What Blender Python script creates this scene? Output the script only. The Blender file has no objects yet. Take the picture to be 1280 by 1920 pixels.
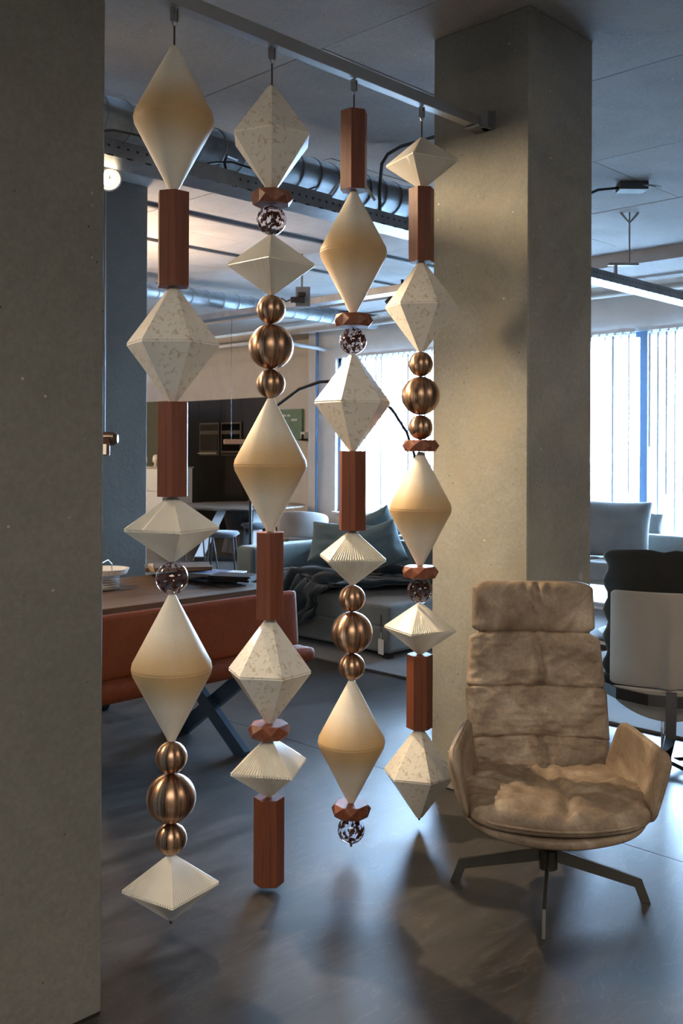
import bpy, bmesh, math, random
from mathutils import Vector, Matrix, noise
random.seed(7)
D = bpy.data; SC = bpy.context.scene; COL = SC.collection
PI = math.pi
# ---------------------------------------------------------------- camera, sky, exposure
# World axes: x runs along the steel rail (towards the window wall), y across it. F = focal length in pixels of a 1280x1920 frame.
F, HOR, EYE = 1821.0, 845.0, 1.55
CU, SU = 0.6997, 0.7145
YAW = -math.atan2(SU, CU)
def C(X, Y, z=0.0):                    # metres right / ahead of the viewpoint -> world
    return Vector((CU*X+SU*Y, -SU*X+CU*Y, z))
cam = D.objects.new('camera', D.cameras.new('camera')); COL.objects.link(cam)
cam.matrix_world = Matrix.Translation((0, 0, EYE)) @ Matrix.Rotation(YAW, 4, 'Z') @ Matrix.Rotation(PI/2, 4, 'X') @ Matrix.Rotation(0.004, 4, 'Z')
cam.data.sensor_fit = 'HORIZONTAL'; cam.data.sensor_width = 36
cam.data.lens = F/1280*36; cam.data.shift_y = -(960-HOR)/1280
cam.data.dof.use_dof = True; cam.data.dof.focus_distance = 3.5; cam.data.dof.aperture_fstop = 14
SC.camera = cam
SC.view_settings.view_transform = 'Standard'; SC.view_settings.look = 'None'
SC.view_settings.exposure = 0.42; SC.view_settings.gamma = 1; SC.view_settings.use_curve_mapping = False
SC.cycles.max_bounces = 8; SC.cycles.transparent_max_bounces = 12; SC.cycles.diffuse_bounces = 4
SC.cycles.sample_clamp_indirect = 8; SC.cycles.use_denoising = True
W = D.worlds.new('sky'); SC.world = W; W.use_nodes = True
bg = W.node_tree.nodes['Background']; bg.inputs[0].default_value = (0.50, 0.71, 1.0, 1); bg.inputs[1].default_value = 130.0
def portal(x, y0, y1, z0, z1):
    l = D.lights.new('window_portal', 'AREA'); l.shape = 'RECTANGLE'; l.size = z1-z0; l.size_y = y1-y0; l.cycles.is_portal = True
    o = D.objects.new('window_portal', l); COL.objects.link(o); o.location = (x, (y0+y1)/2, (z0+z1)/2)
    o.rotation_euler = (0, PI/2, 0)          # emits along -x
def spot(loc, target, watt, size=1.0, col=(1, .77, .50), blend=.5, rad=.025):
    l = D.lights.new('spot_beam', 'SPOT'); l.energy = watt; l.spot_size = size; l.spot_blend = blend; l.color = col; l.shadow_soft_size = rad
    o = D.objects.new('spot_beam', l); COL.objects.link(o); o.location = loc
    o.rotation_euler = (Vector(target)-Vector(loc)).to_track_quat('-Z', 'Y').to_euler(); return o
def bulb(loc, watt, col=(1, .72, .45), rad=.1):
    l = D.lights.new('lamp_glow', 'POINT'); l.energy = watt; l.color = col; l.shadow_soft_size = rad
    o = D.objects.new('lamp_glow', l); COL.objects.link(o); o.location = loc; return o
portal(9.95, 4.98, 9.76, .66, 2.86); portal(9.95, 3.4, 4.92, .66, 2.86)
# fill lights added out of frame, no real fixtures, and the warm kitchen lamps
bulb((1.0, 11.5, 2.7), 140); bulb((7.0, 14.2, 2.7), 160); bulb((3.2, 8.4, 2.8), 60)
def fill_light(loc, w, sx, sy, col):
    l = D.lights.new('fill_light', 'AREA'); l.shape = 'RECTANGLE'; l.size = sx; l.size_y = sy; l.energy = w; l.color = col
    o = D.objects.new('fill_light', l); COL.objects.link(o); o.location = loc
fill_light((-1.5, -1.5, 3.3), 190, 3.0, 3.0, (1, .90, .76)); fill_light((3.5, -2.5, 3.4), 70, 2.0, 2.0, (1, .84, .66))
l = D.lights.new('uplight', 'AREA'); l.size = .6; l.energy = 75; l.color = (1, .70, .45); o = D.objects.new('uplight', l); COL.objects.link(o); o.location = (4.6, 7.6, 2.25); o.rotation_euler = (PI, 0, 0)  # added light warming the ceiling from below, no fixture stands here

# ---------------------------------------------------------------- node helpers
def mat(name):
    m = D.materials.new(name); m.use_nodes = True; nt = m.node_tree
    return m, nt, nt.nodes['Principled BSDF']
def setp(b, **k):
    for n, v in k.items(): b.inputs[n.replace('_', ' ')].default_value = v
def col4(c): return (c[0], c[1], c[2], 1)
def coords(nt, scale=(1, 1, 1), rot=(0, 0, 0), kind='Object'):
    tc = nt.nodes.new('ShaderNodeTexCoord'); mp = nt.nodes.new('ShaderNodeMapping')
    mp.inputs['Scale'].default_value = scale; mp.inputs['Rotation'].default_value = rot
    nt.links.new(tc.outputs[kind], mp.inputs[0]); return mp.outputs[0]
def nz(nt, vec, scale, detail=4, rough=.6, dist=0):
    n = nt.nodes.new('ShaderNodeTexNoise'); n.inputs['Scale'].default_value = scale; n.inputs['Detail'].default_value = detail
    n.inputs['Roughness'].default_value = rough; n.inputs['Distortion'].default_value = dist; nt.links.new(vec, n.inputs['Vector']); return n.outputs[0]
def vor(nt, vec, scale, feat='F1'):
    n = nt.nodes.new('ShaderNodeTexVoronoi'); n.feature = feat; n.inputs['Scale'].default_value = scale; nt.links.new(vec, n.inputs['Vector']); return n.outputs['Distance']
def ramp(nt, fac, stops):
    r = nt.nodes.new('ShaderNodeValToRGB'); e = r.color_ramp.elements
    while len(e) < len(stops): e.new(.5)
    for i, (p, c) in enumerate(stops): e[i].position = p; e[i].color = col4(c) if len(c) == 3 else c
    nt.links.new(fac, r.inputs[0]); return r.outputs[0]
def mix(nt, a, b, fac, mode='MIX'):
    n = nt.nodes.new('ShaderNodeMix'); n.data_type = 'RGBA'; n.blend_type = mode
    for s, v in ((n.inputs[6], a), (n.inputs[7], b)):
        if isinstance(v, tuple): s.default_value = col4(v)
        else: nt.links.new(v, s)
    if isinstance(fac, (int, float)): n.inputs[0].default_value = fac
    else: nt.links.new(fac, n.inputs[0])
    return n.outputs[2]
def bump(nt, b, h, strength=.3, dist=.01):
    n = nt.nodes.new('ShaderNodeBump'); n.inputs['Strength'].default_value = strength; n.inputs['Distance'].default_value = dist
    nt.links.new(h, n.inputs['Height']); nt.links.new(n.outputs[0], b.inputs['Normal'])
K, G = (0, 0, 0), (1, 1, 1)
def g(v): return (v, v, v)

def concrete(name, base, dark, warm=None, rough=.75, spots=True):
    m, nt, b = mat(name); v = coords(nt)
    a = ramp(nt, nz(nt, v, 1.3, 6, .6, .6), [(.3, dark), (.7, base)])
    fine = ramp(nt, nz(nt, v, 60, 3, .7), [(.3, g(.86)), (.7, g(1.08))])
    c = mix(nt, a, fine, 1, 'MULTIPLY')
    if warm: c = mix(nt, c, warm, ramp(nt, nz(nt, v, 2.6, 5, .65, .8), [(.45, K), (.75, g(.8))]))
    if spots:
        lt = ramp(nt, vor(nt, v, 17), [(.0, G), (.05, G), (.08, K)])
        lm = ramp(nt, nz(nt, v, 9, 2), [(.55, K), (.62, G)])
        c = mix(nt, c, tuple(min(1, x*2.0) for x in base), mix(nt, lt, lm, 1, 'MULTIPLY'))
        pt = ramp(nt, vor(nt, v, 23), [(.0, G), (.05, G), (.09, K)]); pm = ramp(nt, nz(nt, v, 7.3, 2), [(.52, K), (.6, G)])
        c = mix(nt, c, tuple(x*.25 for x in dark), mix(nt, pt, pm, 1, 'MULTIPLY'))
    nt.links.new(c, b.inputs['Base Color']); setp(b, Roughness=rough); b.inputs['Specular IOR Level'].default_value = .25
    bump(nt, b, nz(nt, v, 34, 5, .7), .35, .006); return m
def plain(name, c, rough=.5, metal=0.0, bs=0, bsc=60, spec=.5, vary=0):
    m, nt, b = mat(name); setp(b, Roughness=rough, Metallic=metal); b.inputs['Base Color'].default_value = col4(c); b.inputs['Specular IOR Level'].default_value = spec
    v = coords(nt)
    if vary:
        cc = ramp(nt, nz(nt, v, 5, 4), [(.3, tuple(x*(1-vary) for x in c)), (.7, tuple(min(1, x*(1+vary)) for x in c))]); nt.links.new(cc, b.inputs['Base Color'])
    if bs: bump(nt, b, nz(nt, v, bsc, 3), bs, .004)
    return m
def fabric(name, c, c2=None):
    m, nt, b = mat(name); v = coords(nt); c2 = c2 or tuple(x*.72 for x in c)
    n1 = ramp(nt, nz(nt, v, 190, 2, .8), [(.3, c2), (.7, c)]); n2 = ramp(nt, nz(nt, v, 4, 4), [(.3, g(.82)), (.7, g(1.1))])
    nt.links.new(mix(nt, n1, n2, 1, 'MULTIPLY'), b.inputs['Base Color']); setp(b, Roughness=.92); b.inputs['Specular IOR Level'].default_value = .2
    b.inputs['Sheen Weight'].default_value = .25
    bump(nt, b, nz(nt, v, 220, 2, .8), .35, .003); return m
def wood(name, c1, c2, rough=.42, axis=2, sc=1.0, coat=.15):
    m, nt, b = mat(name); s = [26*sc]*3; s[axis] = 1.6*sc
    v = coords(nt, tuple(s)); w = nz(nt, v, 1.0, 6, .65, 1.3)
    s2 = [140*sc]*3; s2[axis] = 5*sc; v2 = coords(nt, tuple(s2)); f = nz(nt, v2, 1.0, 3, .6)
    c = ramp(nt, w, [(.28, c1), (.72, c2)]); c = mix(nt, c, ramp(nt, f, [(.3, g(.72)), (.65, g(1.08))]), 1, 'MULTIPLY')
    nt.links.new(c, b.inputs['Base Color']); setp(b, Roughness=rough); b.inputs['Coat Weight'].default_value = coat; b.inputs['Coat Roughness'].default_value = .3
    bump(nt, b, f, .15, .002); return m

M = {}
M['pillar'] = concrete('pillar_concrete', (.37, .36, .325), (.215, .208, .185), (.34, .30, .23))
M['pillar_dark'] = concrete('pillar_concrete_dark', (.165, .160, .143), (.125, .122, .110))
M['ceil'] = concrete('ceiling_concrete', (.47, .455, .44), (.33, .325, .32), (.40, .37, .33))
M['white_wall'] = plain('white_plaster', (.62, .60, .57), .9, vary=.05, bs=.1)
M['wall_back'] = plain('grey_plaster', (.25, .24, .23), .9, vary=.08, bs=.1)
M['steel'] = plain('galvanised_steel', (.30, .31, .325), .38, .85, vary=.22, bs=.05)
M['rail'] = plain('brushed_aluminium', (.46, .46, .46), .40, .9, bs=.05, bsc=200)
M['duct'] = plain('spiral_duct', (.23, .25, .27), .42, .7, vary=.35, bs=.1, bsc=30)
M['black'] = plain('black_steel', (.012, .012, .013), .45)
M['black_cab'] = plain('black_fronts', (.012, .010, .009), .55, vary=.1)
M['oven'] = plain('oven_steel', (.25, .22, .19), .35, .8)
M['oven_glass'] = plain('oven_glass', (.006, .006, .006), .08)
M['gunmetal'] = plain('gunmetal', (.085, .078, .070), .38, .75, vary=.1)
M['chrome'] = plain('chrome', (.65, .65, .66), .10, 1.0)
M['darkchrome'] = plain('dark_chrome', (.12, .12, .125), .16, 1.0)
M['conduit'] = plain('grey_conduit', (.07, .07, .072), .5)
M['pipe'] = plain('beige_pipe', (.38, .345, .30), .6, vary=.08)
M['pipe_white'] = plain('white_pipe', (.6, .6, .6), .5)
M['navy'] = plain('navy_steel', (.028, .062, .105), .45, .2, bs=.1, bsc=300)
M['copper_lamp'] = plain('copper_lamp', (.75, .42, .27), .22, 1.0)
M['white'] = plain('white_lacquer', (.66, .68, .70), .4)
M['greige'] = plain('greige_shell', (.40, .35, .30), .38, vary=.05)
M['brownlamp'] = plain('brown_lamp', (.045, .022, .014), .4)
M['paper'] = plain('white_paper', (.75, .73, .70), .6)
M['bluepaper'] = plain('blue_print', (.18, .22, .40), .4)
M['blackpaper'] = plain('black_card', (.012, .012, .013), .35)
M['china'] = plain('white_china', (.72, .70, .68), .25)
M['mirror'] = plain('olive_panel', (.055, .058, .035), .25)
M['mullion'] = plain('blue_grey_mullion', (.10, .19, .32), .5)
M['sofa'] = fabric('grey_sofa_fabric', (.25, .265, .26)); M['sofa_back'] = fabric('grey_green_sofa_fabric', (.15, .18, .175))
M['pillow'] = fabric('blue_grey_velvet', (.16, .225, .245)); M['blanket'] = fabric('teal_black_plush', (.013, .027, .034), (.006, .012, .016))
M['cushion_grey'] = fabric('grey_linen', (.20, .205, .20)); M['charcoal'] = fabric('charcoal_fabric', (.030, .028, .024))
M['shellchair'] = fabric('light_grey_shell_fabric', (.36, .345, .33)); M['seatblue'] = fabric('slate_seat_fabric', (.10, .115, .14))
M['rug'] = fabric('grey_rug', (.115, .115, .118), (.06, .06, .063))
M['navycloth'] = fabric('navy_cloth', (.02, .04, .075))
M['stripe'], nt, b = mat('zebra_stripe')
w_ = nt.nodes.new('ShaderNodeTexWave'); w_.inputs['Scale'].default_value = 6.5; w_.bands_direction = 'Z'; w_.inputs['Distortion'].default_value = 2.2; nt.links.new(coords(nt), w_.inputs[0])
nt.links.new(ramp(nt, w_.outputs[1], [(.62, (.012, .012, .014)), (.70, (.42, .42, .42))]), b.inputs['Base Color']); setp(b, Roughness=.8)
M['sapele'] = wood('sapele_wood', (.120, .028, .008), (.175, .044, .013), .55, coat=0)
M['sapele_disc'] = wood('sapele_disc_wood', (.13, .034, .014), (.24, .072, .030), .5, axis=0, coat=.05)
M['oak'] = wood('smoked_oak', (.075, .040, .022), (.15, .085, .048), .75, axis=0, coat=0)
M['oak_light'] = wood('light_oak', (.46, .30, .15), (.58, .40, .22), .6, axis=0, coat=0)
M['walnut'] = wood('dark_walnut', (.055, .030, .018), (.11, .062, .035), .5, axis=0)
M['table_stone'] = wood('dining_table_top', (.10, .075, .058), (.19, .15, .12), .3, axis=1)

# polished floor
m, nt, b = mat('polished_concrete'); M['floor'] = m; v = coords(nt)
vs = coords(nt, (.30, 1.5, 1), (0, 0, .25))
big = nz(nt, v, .9, 6, .6, 1.2); st = nz(nt, vs, 2.2, 8, .62, 2.4); st2 = nz(nt, coords(nt, (.5, 1.6, 1), (0, 0, -.5)), 2.6, 8, .6, 3.2)
c = ramp(nt, big, [(.30, (.016, .015, .015)), (.50, (.029, .026, .025)), (.72, (.056, .048, .041))])
c = mix(nt, c, ramp(nt, st, [(.35, g(.50)), (.52, g(1.0)), (.70, g(1.9))]), 1, 'MULTIPLY')
veins = ramp(nt, st2, [(.485, K), (.500, G), (.515, K)])
c = mix(nt, c, (.13, .115, .10), mix(nt, veins, g(.3), 1, 'MULTIPLY'))
nt.links.new(c, b.inputs['Base Color'])
r = ramp(nt, st, [(.3, g(.36)), (.7, g(.48))]); nt.links.new(r, b.inputs['Roughness']); b.inputs['Specular IOR Level'].default_value = 1.0
bump(nt, b, mix(nt, st, nz(nt, v, 40, 4), .25), .10, .006)
# cone glaze: pale stoneware with an ochre band sprayed around the seam
m, nt, b = mat('ochre_banded_stoneware'); M['cone'] = m
tc = nt.nodes.new('ShaderNodeTexCoord'); sx = nt.nodes.new('ShaderNodeSeparateXYZ'); nt.links.new(tc.outputs['Object'], sx.inputs[0])
ab = nt.nodes.new('ShaderNodeMath'); ab.operation = 'ABSOLUTE'; nt.links.new(sx.outputs[2], ab.inputs[0])
ad = nt.nodes.new('ShaderNodeMath'); ad.operation = 'MULTIPLY_ADD'; ad.inputs[1].default_value = 1/.2375; nt.links.new(ab.outputs[0], ad.inputs[0])
n0 = nt.nodes.new('ShaderNodeMath'); n0.operation = 'MULTIPLY_ADD'; n0.inputs[1].default_value = .14; n0.inputs[2].default_value = -.07
nt.links.new(nz(nt, coords(nt), 7, 3), n0.inputs[0]); nt.links.new(n0.outputs[0], ad.inputs[2])
c = ramp(nt, ad.outputs[0], [(0, (.50, .32, .15)), (.18, (.55, .385, .21)), (.50, (.70, .62, .50)), (1, (.74, .69, .60))])
c = mix(nt, c, ramp(nt, nz(nt, coords(nt), 260, 2, .8), [(.3, g(.90)), (.7, g(1.04))]), 1, 'MULTIPLY')
nt.links.new(c, b.inputs['Base Color']); setp(b, Roughness=.5); b.inputs['Specular IOR Level'].default_value = .35; bump(nt, b, nz(nt, coords(nt), 320, 2), .10, .002)
# cream ceramic with tan flecks
def ceramic(name, flecks):
    m, nt, b = mat(name); v = coords(nt)
    c = ramp(nt, nz(nt, v, 9, 3), [(.3, (.70, .66, .58)), (.7, (.77, .73, .65))])
    if flecks:
        f1 = ramp(nt, nz(nt, v, 58, 3, .55, .3), [(.55, K), (.62, G)]); f2 = ramp(nt, nz(nt, v, 13, 2), [(.36, K), (.52, G)])
        c = mix(nt, c, (.50, .41, .30), mix(nt, mix(nt, f1, f2, 1, 'MULTIPLY'), g(.75), 1, 'MULTIPLY'))
    nt.links.new(c, b.inputs['Base Color']); setp(b, Roughness=.38); b.inputs['Coat Weight'].default_value = .7; b.inputs['Coat Roughness'].default_value = .07
    return m
M['fleck'] = ceramic('flecked_cream_glaze', True); M['cream'] = ceramic('cream_glaze', False)
# brushed bronze
m, nt, b = mat('brushed_bronze'); M['bronze'] = m
tc = nt.nodes.new('ShaderNodeTexCoord'); sx = nt.nodes.new('ShaderNodeSeparateXYZ'); nt.links.new(tc.outputs['Object'], sx.inputs[0])
at = nt.nodes.new('ShaderNodeMath'); at.operation = 'ARCTAN2'; nt.links.new(sx.outputs[0], at.inputs[0]); nt.links.new(sx.outputs[1], at.inputs[1])
cb = nt.nodes.new('ShaderNodeCombineXYZ'); nt.links.new(at.outputs[0], cb.inputs[0])
s1 = nz(nt, cb.outputs[0], 9, 3, .7)
nt.links.new(ramp(nt, s1, [(.35, (.22, .125, .075)), (.5, (.38, .23, .145)), (.68, (.56, .38, .26))]), b.inputs['Base Color'])
nt.links.new(ramp(nt, s1, [(.3, g(.22)), (.7, g(.36))]), b.inputs['Roughness']); setp(b, Metallic=1.0, Anisotropic=.75)
tn = nt.nodes.new('ShaderNodeTangent'); tn.direction_type = 'RADIAL'; tn.axis = 'Z'; nt.links.new(tn.outputs[0], b.inputs['Tangent']); b.inputs['Anisotropic Rotation'].default_value = .25
# speckled blown glass
m, nt, b = mat('tortoise_glass'); M['glass'] = m; v = coords(nt, (1, 1, .75))
d1 = nz(nt, v, 62, 2, .5, .4); msk = ramp(nt, d1, [(.53, K), (.55, G)])
b.inputs['Base Color'].default_value = (.05, .014, .010, 1); setp(b, Roughness=.06); b.inputs['Coat Weight'].default_value = .5
tr = nt.nodes.new('ShaderNodeBsdfTransparent'); tr.inputs[0].default_value = (.93, .92, .95, 1); gl = nt.nodes.new('ShaderNodeBsdfGlossy'); gl.inputs['Roughness'].default_value = .03
fr = nt.nodes.new('ShaderNodeLayerWeight'); fr.inputs[0].default_value = .5; frf = ramp(nt, fr.outputs['Facing'], [(0, g(.04)), (.6, g(.07)), (.85, g(.25)), (1, g(.8))])
g1 = nt.nodes.new('ShaderNodeMixShader'); nt.links.new(frf, g1.inputs[0]); nt.links.new(tr.outputs[0], g1.inputs[1]); nt.links.new(gl.outputs[0], g1.inputs[2])
g2 = nt.nodes.new('ShaderNodeMixShader'); nt.links.new(msk, g2.inputs[0]); nt.links.new(g1.outputs[0], g2.inputs[1]); nt.links.new(b.outputs[0], g2.inputs[2])
nt.links.new(g2.outputs[0], nt.nodes['Material Output'].inputs[0])
# leather
def leather(name, a_, b_, c_, sc=3.2, rough=.55, spec=.35):
    m, nt, b = mat(name); v = coords(nt)
    c = ramp(nt, nz(nt, v, sc, 6, .62, .9), [(.30, a_), (.52, b_), (.74, c_)]); c = mix(nt, c, ramp(nt, nz(nt, v, 75, 4, .75), [(.3, g(.80)), (.7, g(1.10))]), 1, 'MULTIPLY')
    nt.links.new(c, b.inputs['Base Color']); setp(b, Roughness=rough); b.inputs['Specular IOR Level'].default_value = spec
    bump(nt, b, mix(nt, nz(nt, v, 160, 3, .7), nz(nt, v, 14, 4, .6, .8), .6), .35, .006); return m
M['nubuck'] = leather('tan_nubuck', (.155, .108, .072), (.25, .185, .13), (.42, .335, .255), 7.0)
M['cognac'] = leather('cognac_leather', (.150, .036, .012), (.185, .046, .015), (.22, .06, .022), 2.0, .6, .12)
# window glass, sheer curtain
m, nt, b = mat('window_glass'); M['pane'] = m; tr = nt.nodes.new('ShaderNodeBsdfTransparent'); tr.inputs[0].default_value = (.92, .96, .97, 1); gl = nt.nodes.new('ShaderNodeBsdfGlossy'); gl.inputs['Roughness'].default_value = .02
ms = nt.nodes.new('ShaderNodeMixShader'); ms.inputs[0].default_value = .06; nt.links.new(tr.outputs[0], ms.inputs[1]); nt.links.new(gl.outputs[0], ms.inputs[2]); nt.links.new(ms.outputs[0], nt.nodes['Material Output'].inputs[0])
m, nt, b = mat('sheer_voile'); M['sheer'] = m; tr = nt.nodes.new('ShaderNodeBsdfTransparent'); tl = nt.nodes.new('ShaderNodeBsdfTranslucent'); tl.inputs[0].default_value = (.9, .92, .95, 1)
lw = nt.nodes.new('ShaderNodeLayerWeight'); lw.inputs[0].default_value = .35
ms = nt.nodes.new('ShaderNodeMixShader'); nt.links.new(ramp(nt, lw.outputs['Facing'], [(0, g(.28)), (1, g(.85))]), ms.inputs[0]); nt.links.new(tr.outputs[0], ms.inputs[1]); nt.links.new(tl.outputs[0], ms.inputs[2]); nt.links.new(ms.outputs[0], nt.nodes['Material Output'].inputs[0])
M['fold'] = plain('fold_shade', (.62, .72, .84), .9)  # tone of the pleat shading, for the added curtain strips
m, nt, b = mat('lamp_face'); M['lampface'] = m; b.inputs['Emission Color'].default_value = (1, .80, .52, 1); b.inputs['Emission Strength'].default_value = 14
# green art print
m, nt, b = mat('green_print'); M['greenart'] = m; nt.links.new(ramp(nt, nz(nt, coords(nt), 9, 5, .7), [(.3, (.10, .20, .14)), (.7, (.19, .30, .23))]), b.inputs['Base Color']); setp(b, Roughness=.6)
m, nt, b = mat('garden'); M['leaf'] = m; nt.links.new(ramp(nt, nz(nt, coords(nt), 8, 5, .7), [(.3, (.10, .16, .09)), (.7, (.35, .38, .33))]), b.inputs['Base Color']); setp(b, Roughness=.8)
M['paving'] = plain('pale_paving', (.4, .41, .42), .9, vary=.1)

# ---------------------------------------------------------------- mesh helpers
def link(name, bm, m, parent=None, smooth=False, loc=None, rz=None, bevel=0, bseg=2, sub=0):
    me = D.meshes.new(name); bmesh.ops.recalc_face_normals(bm, faces=bm.faces); bm.to_mesh(me); bm.free()
    for mm in (m if isinstance(m, (list, tuple)) else [m]): me.materials.append(M[mm] if isinstance(mm, str) else mm)
    if smooth:
        for p in me.polygons: p.use_smooth = True
    o = D.objects.new(name, me); COL.objects.link(o)
    if parent: o.parent = parent
    if loc is not None: o.location = loc
    if rz is not None: o.rotation_euler = (0, 0, rz)
    if bevel:
        bv = o.modifiers.new('bevel', 'BEVEL'); bv.width = bevel; bv.segments = bseg; bv.limit_method = 'ANGLE'; bv.angle_limit = .35; bv.harden_normals = False
    if sub:
        s = o.modifiers.new('sub', 'SUBSURF'); s.levels = sub; s.render_levels = sub
    return o
def tag(o, label, cat, group=None):
    o['label'] = label; o['category'] = cat
    if group: o['group'] = group
    return o
def struct(o): o['kind'] = 'structure'; return o
def thing(name, label, cat, loc=(0, 0, 0), rz=0, group=None):
    o = D.objects.new(name, None); COL.objects.link(o); o.location = loc; o.rotation_euler = (0, 0, rz); o.empty_display_size = .1
    return tag(o, label, cat, group)
def box(bm, x0, x1, y0, y1, z0, z1, mtx=None):
    vs = [bm.verts.new(Vector((x, y, z))) for z in (z0, z1) for y in (y0, y1) for x in (x0, x1)]
    for f in ((0, 2, 3, 1), (4, 5, 7, 6), (0, 1, 5, 4), (2, 6, 7, 3), (0, 4, 6, 2), (1, 3, 7, 5)): bm.faces.new([vs[i] for i in f])
    if mtx: bmesh.ops.transform(bm, matrix=mtx, verts=vs)
    return vs
def B(*boxes):
    bm = bmesh.new()
    for b_ in boxes: box(bm, *b_)
    return bm
def rings(bm, rs, caps=True):
    vv = [[bm.verts.new(p) for p in r_] for r_ in rs]; n = len(rs[0])
    for a_, b_ in zip(vv, vv[1:]):
        for i in range(n): bm.faces.new((a_[i], a_[(i+1) % n], b_[(i+1) % n], b_[i]))
    if caps:
        bm.faces.new(vv[0][::-1]); bm.faces.new(vv[-1])
def lathe(prof, n=32, bm=None, c=(0, 0)):
    bm = bm or bmesh.new()
    rings(bm, [[Vector((c[0]+max(r_, 1e-4)*math.cos(2*PI*i/n), c[1]+max(r_, 1e-4)*math.sin(2*PI*i/n), z)) for i in range(n)] for r_, z in prof]); return bm
def tube(pts, r_, n=8, bm=None):
    bm = bm or bmesh.new(); pts = [Vector(p) for p in pts]; rs = []
    up = None
    for i, p in enumerate(pts):
        t = (pts[min(i+1, len(pts)-1)]-pts[max(i-1, 0)]).normalized()
        if up is None: up = t.orthogonal().normalized()
        else: up = (up-t*up.dot(t)).normalized()
        s = t.cross(up); rr = r_[i] if isinstance(r_, (list, tuple)) else r_
        rs.append([p+(up*math.cos(2*PI*k/n)+s*math.sin(2*PI*k/n))*rr for k in range(n)])
    rings(bm, rs); return bm
def bar(p, q, w, h, bm=None, side=None):       # rectangular bar from p to q
    bm = bm or bmesh.new(); p, q = Vector(p), Vector(q); t = (q-p).normalized()
    s = Vector(side) if side else (t.cross(Vector((0, 0, 1))) if abs(t.z) < .99 else Vector((1, 0, 0)))
    s.normalize(); u = t.cross(s).normalized()
    rings(bm, [[c_+s*w/2*a_+u*h/2*b_ for a_, b_ in ((-1, -1), (1, -1), (1, 1), (-1, 1))] for c_ in (p, q)]); return bm
def pad(fn, T0, T1=None, n=20, rc=.3, p=3.0, fold=None, m=None):
    """pillow-like slab: fn(s,t) -> (point, normal), thickness T0 above and T1 below, rounded outline"""
    T1 = T0 if T1 is None else T1; m = m or n; bm = bmesh.new(); top, bot = {}, {}
    for i in range(n+1):
        for j in range(m+1):
            a_, b_ = math.sin((2*i/n-1)*PI/2), math.sin((2*j/m-1)*PI/2); L = max(abs(a_), abs(b_), 1e-6)
            x, y = a_/L, b_/L; qx, qy = abs(x)-(1-rc), abs(y)-(1-rc)
            if qx > 0 and qy > 0:
                k = rc/math.hypot(qx, qy); qx *= k; qy *= k
                x = math.copysign(1-rc+qx, x); y = math.copysign(1-rc+qy, y)
            s, t = x*L, y*L; P, N = fn(s, t); h = max(0, 1-L**p)**(1/p); edge = L > .9999
            f = fold(s, t) if fold else 0
            if edge: top[i, j] = bot[i, j] = bm.verts.new(P)
            else: top[i, j] = bm.verts.new(P+N*(h*T0+f*min(1, h*1.5))); bot[i, j] = bm.verts.new(P-N*h*T1)
    for i in range(n):
        for j in range(m):
            for S, rev in ((top, 0), (bot, 1)):
                q = [S[i, j], S[i+1, j], S[i+1, j+1], S[i, j+1]]
                if rev: q.reverse()
                try: bm.faces.new(q)
                except ValueError: pass
    return bm
def quadfn(A, Bq, Cq, Dq, bulge=0):            # corners s-,t- | s+,t- | s+,t+ | s-,t+
    A, Bq, Cq, Dq = map(Vector, (A, Bq, Cq, Dq)); N = (Bq-A).cross(Dq-A).normalized()
    def fn(s, t):
        a_, b_ = (s+1)/2, (t+1)/2
        return A*(1-a_)*(1-b_)+Bq*a_*(1-b_)+Cq*a_*b_+Dq*(1-a_)*b_+N*bulge*(1-s*s)*(1-t*t), N
    return fn
def copy_tree(root, loc, rz=None, label=None):
    r_ = root.copy(); COL.objects.link(r_); r_.location = loc
    if rz is not None: r_.rotation_euler = (0, 0, rz)
    if label: r_['label'] = label
    for ch in [o for o in D.objects if o.parent == root]:
        c_ = ch.copy(); COL.objects.link(c_); c_.parent = r_
        for g_ in [o for o in D.objects if o.parent == ch]:
            d_ = g_.copy(); COL.objects.link(d_); d_.parent = c_
    return r_

# ---------------------------------------------------------------- setting
CZ = 3.465
struct(link('floor', B((-6, 3.528, -6, 17.2, -.1, 0), (3.533, 9.95, -6, 17.2, -.1, 0), (9.95, 12, 10.2, 17.2, -.1, 0), (-6, 12, -6, 17.2, -.2, -.101)), 'floor'))
ceil = struct(link('ceiling', B((-6, 12, -6, 17.2, CZ+.012, CZ+.2)), 'ceil'))
pm = None; pw, pl = 1.25, 2.5
us = [-6.77+1.25*k for k in range(16)]; k0 = 0
for i, u in enumerate(us[:-1]):
    for j in range(10):
        v0 = -6.3+2.4*j+(1.2 if i % 2 else 0)
        if u+1.25 > 12 or v0+2.4 > 17.3: continue
        if pm is None:
            pm = link('concrete_panel', B((.003, 1.247, .003, 2.397, -.004, .016)), 'ceil', ceil, loc=(u, v0, CZ)); o = pm
        else:
            o = pm.copy(); COL.objects.link(o); o.location = (u, v0, CZ+random.uniform(-.002, .003))
        o.parent = ceil
struct(link('trim_1', B((-6, 2.34, -6, 9, 3.345, CZ)), 'ceil')) # shallow drop of the slab
struct(link('trim_2', B((8.55, 9.84, -6, 17.2, 3.34, CZ)), 'ceil'))
struct(link('wall_back', B((-6.1, -6, -6, 17.2, 0, CZ)), 'wall_back')); struct(link('wall_near', B((-6, 12, -6.1, -6, 0, CZ)), 'wall_back'))
struct(link('wall_left', B((-6, 12.2, 17.2, 17.3, 0, CZ)), 'white_wall'))
struct(link('wall_kitchen', B((11.5, 12.1, 12.0, 13.115, 0, CZ), (11.5, 12.1, 13.115, 17.2, 2.505, CZ), (12.1, 12.2, 12.0, 17.2, 0, CZ)), 'white_wall'))
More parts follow.
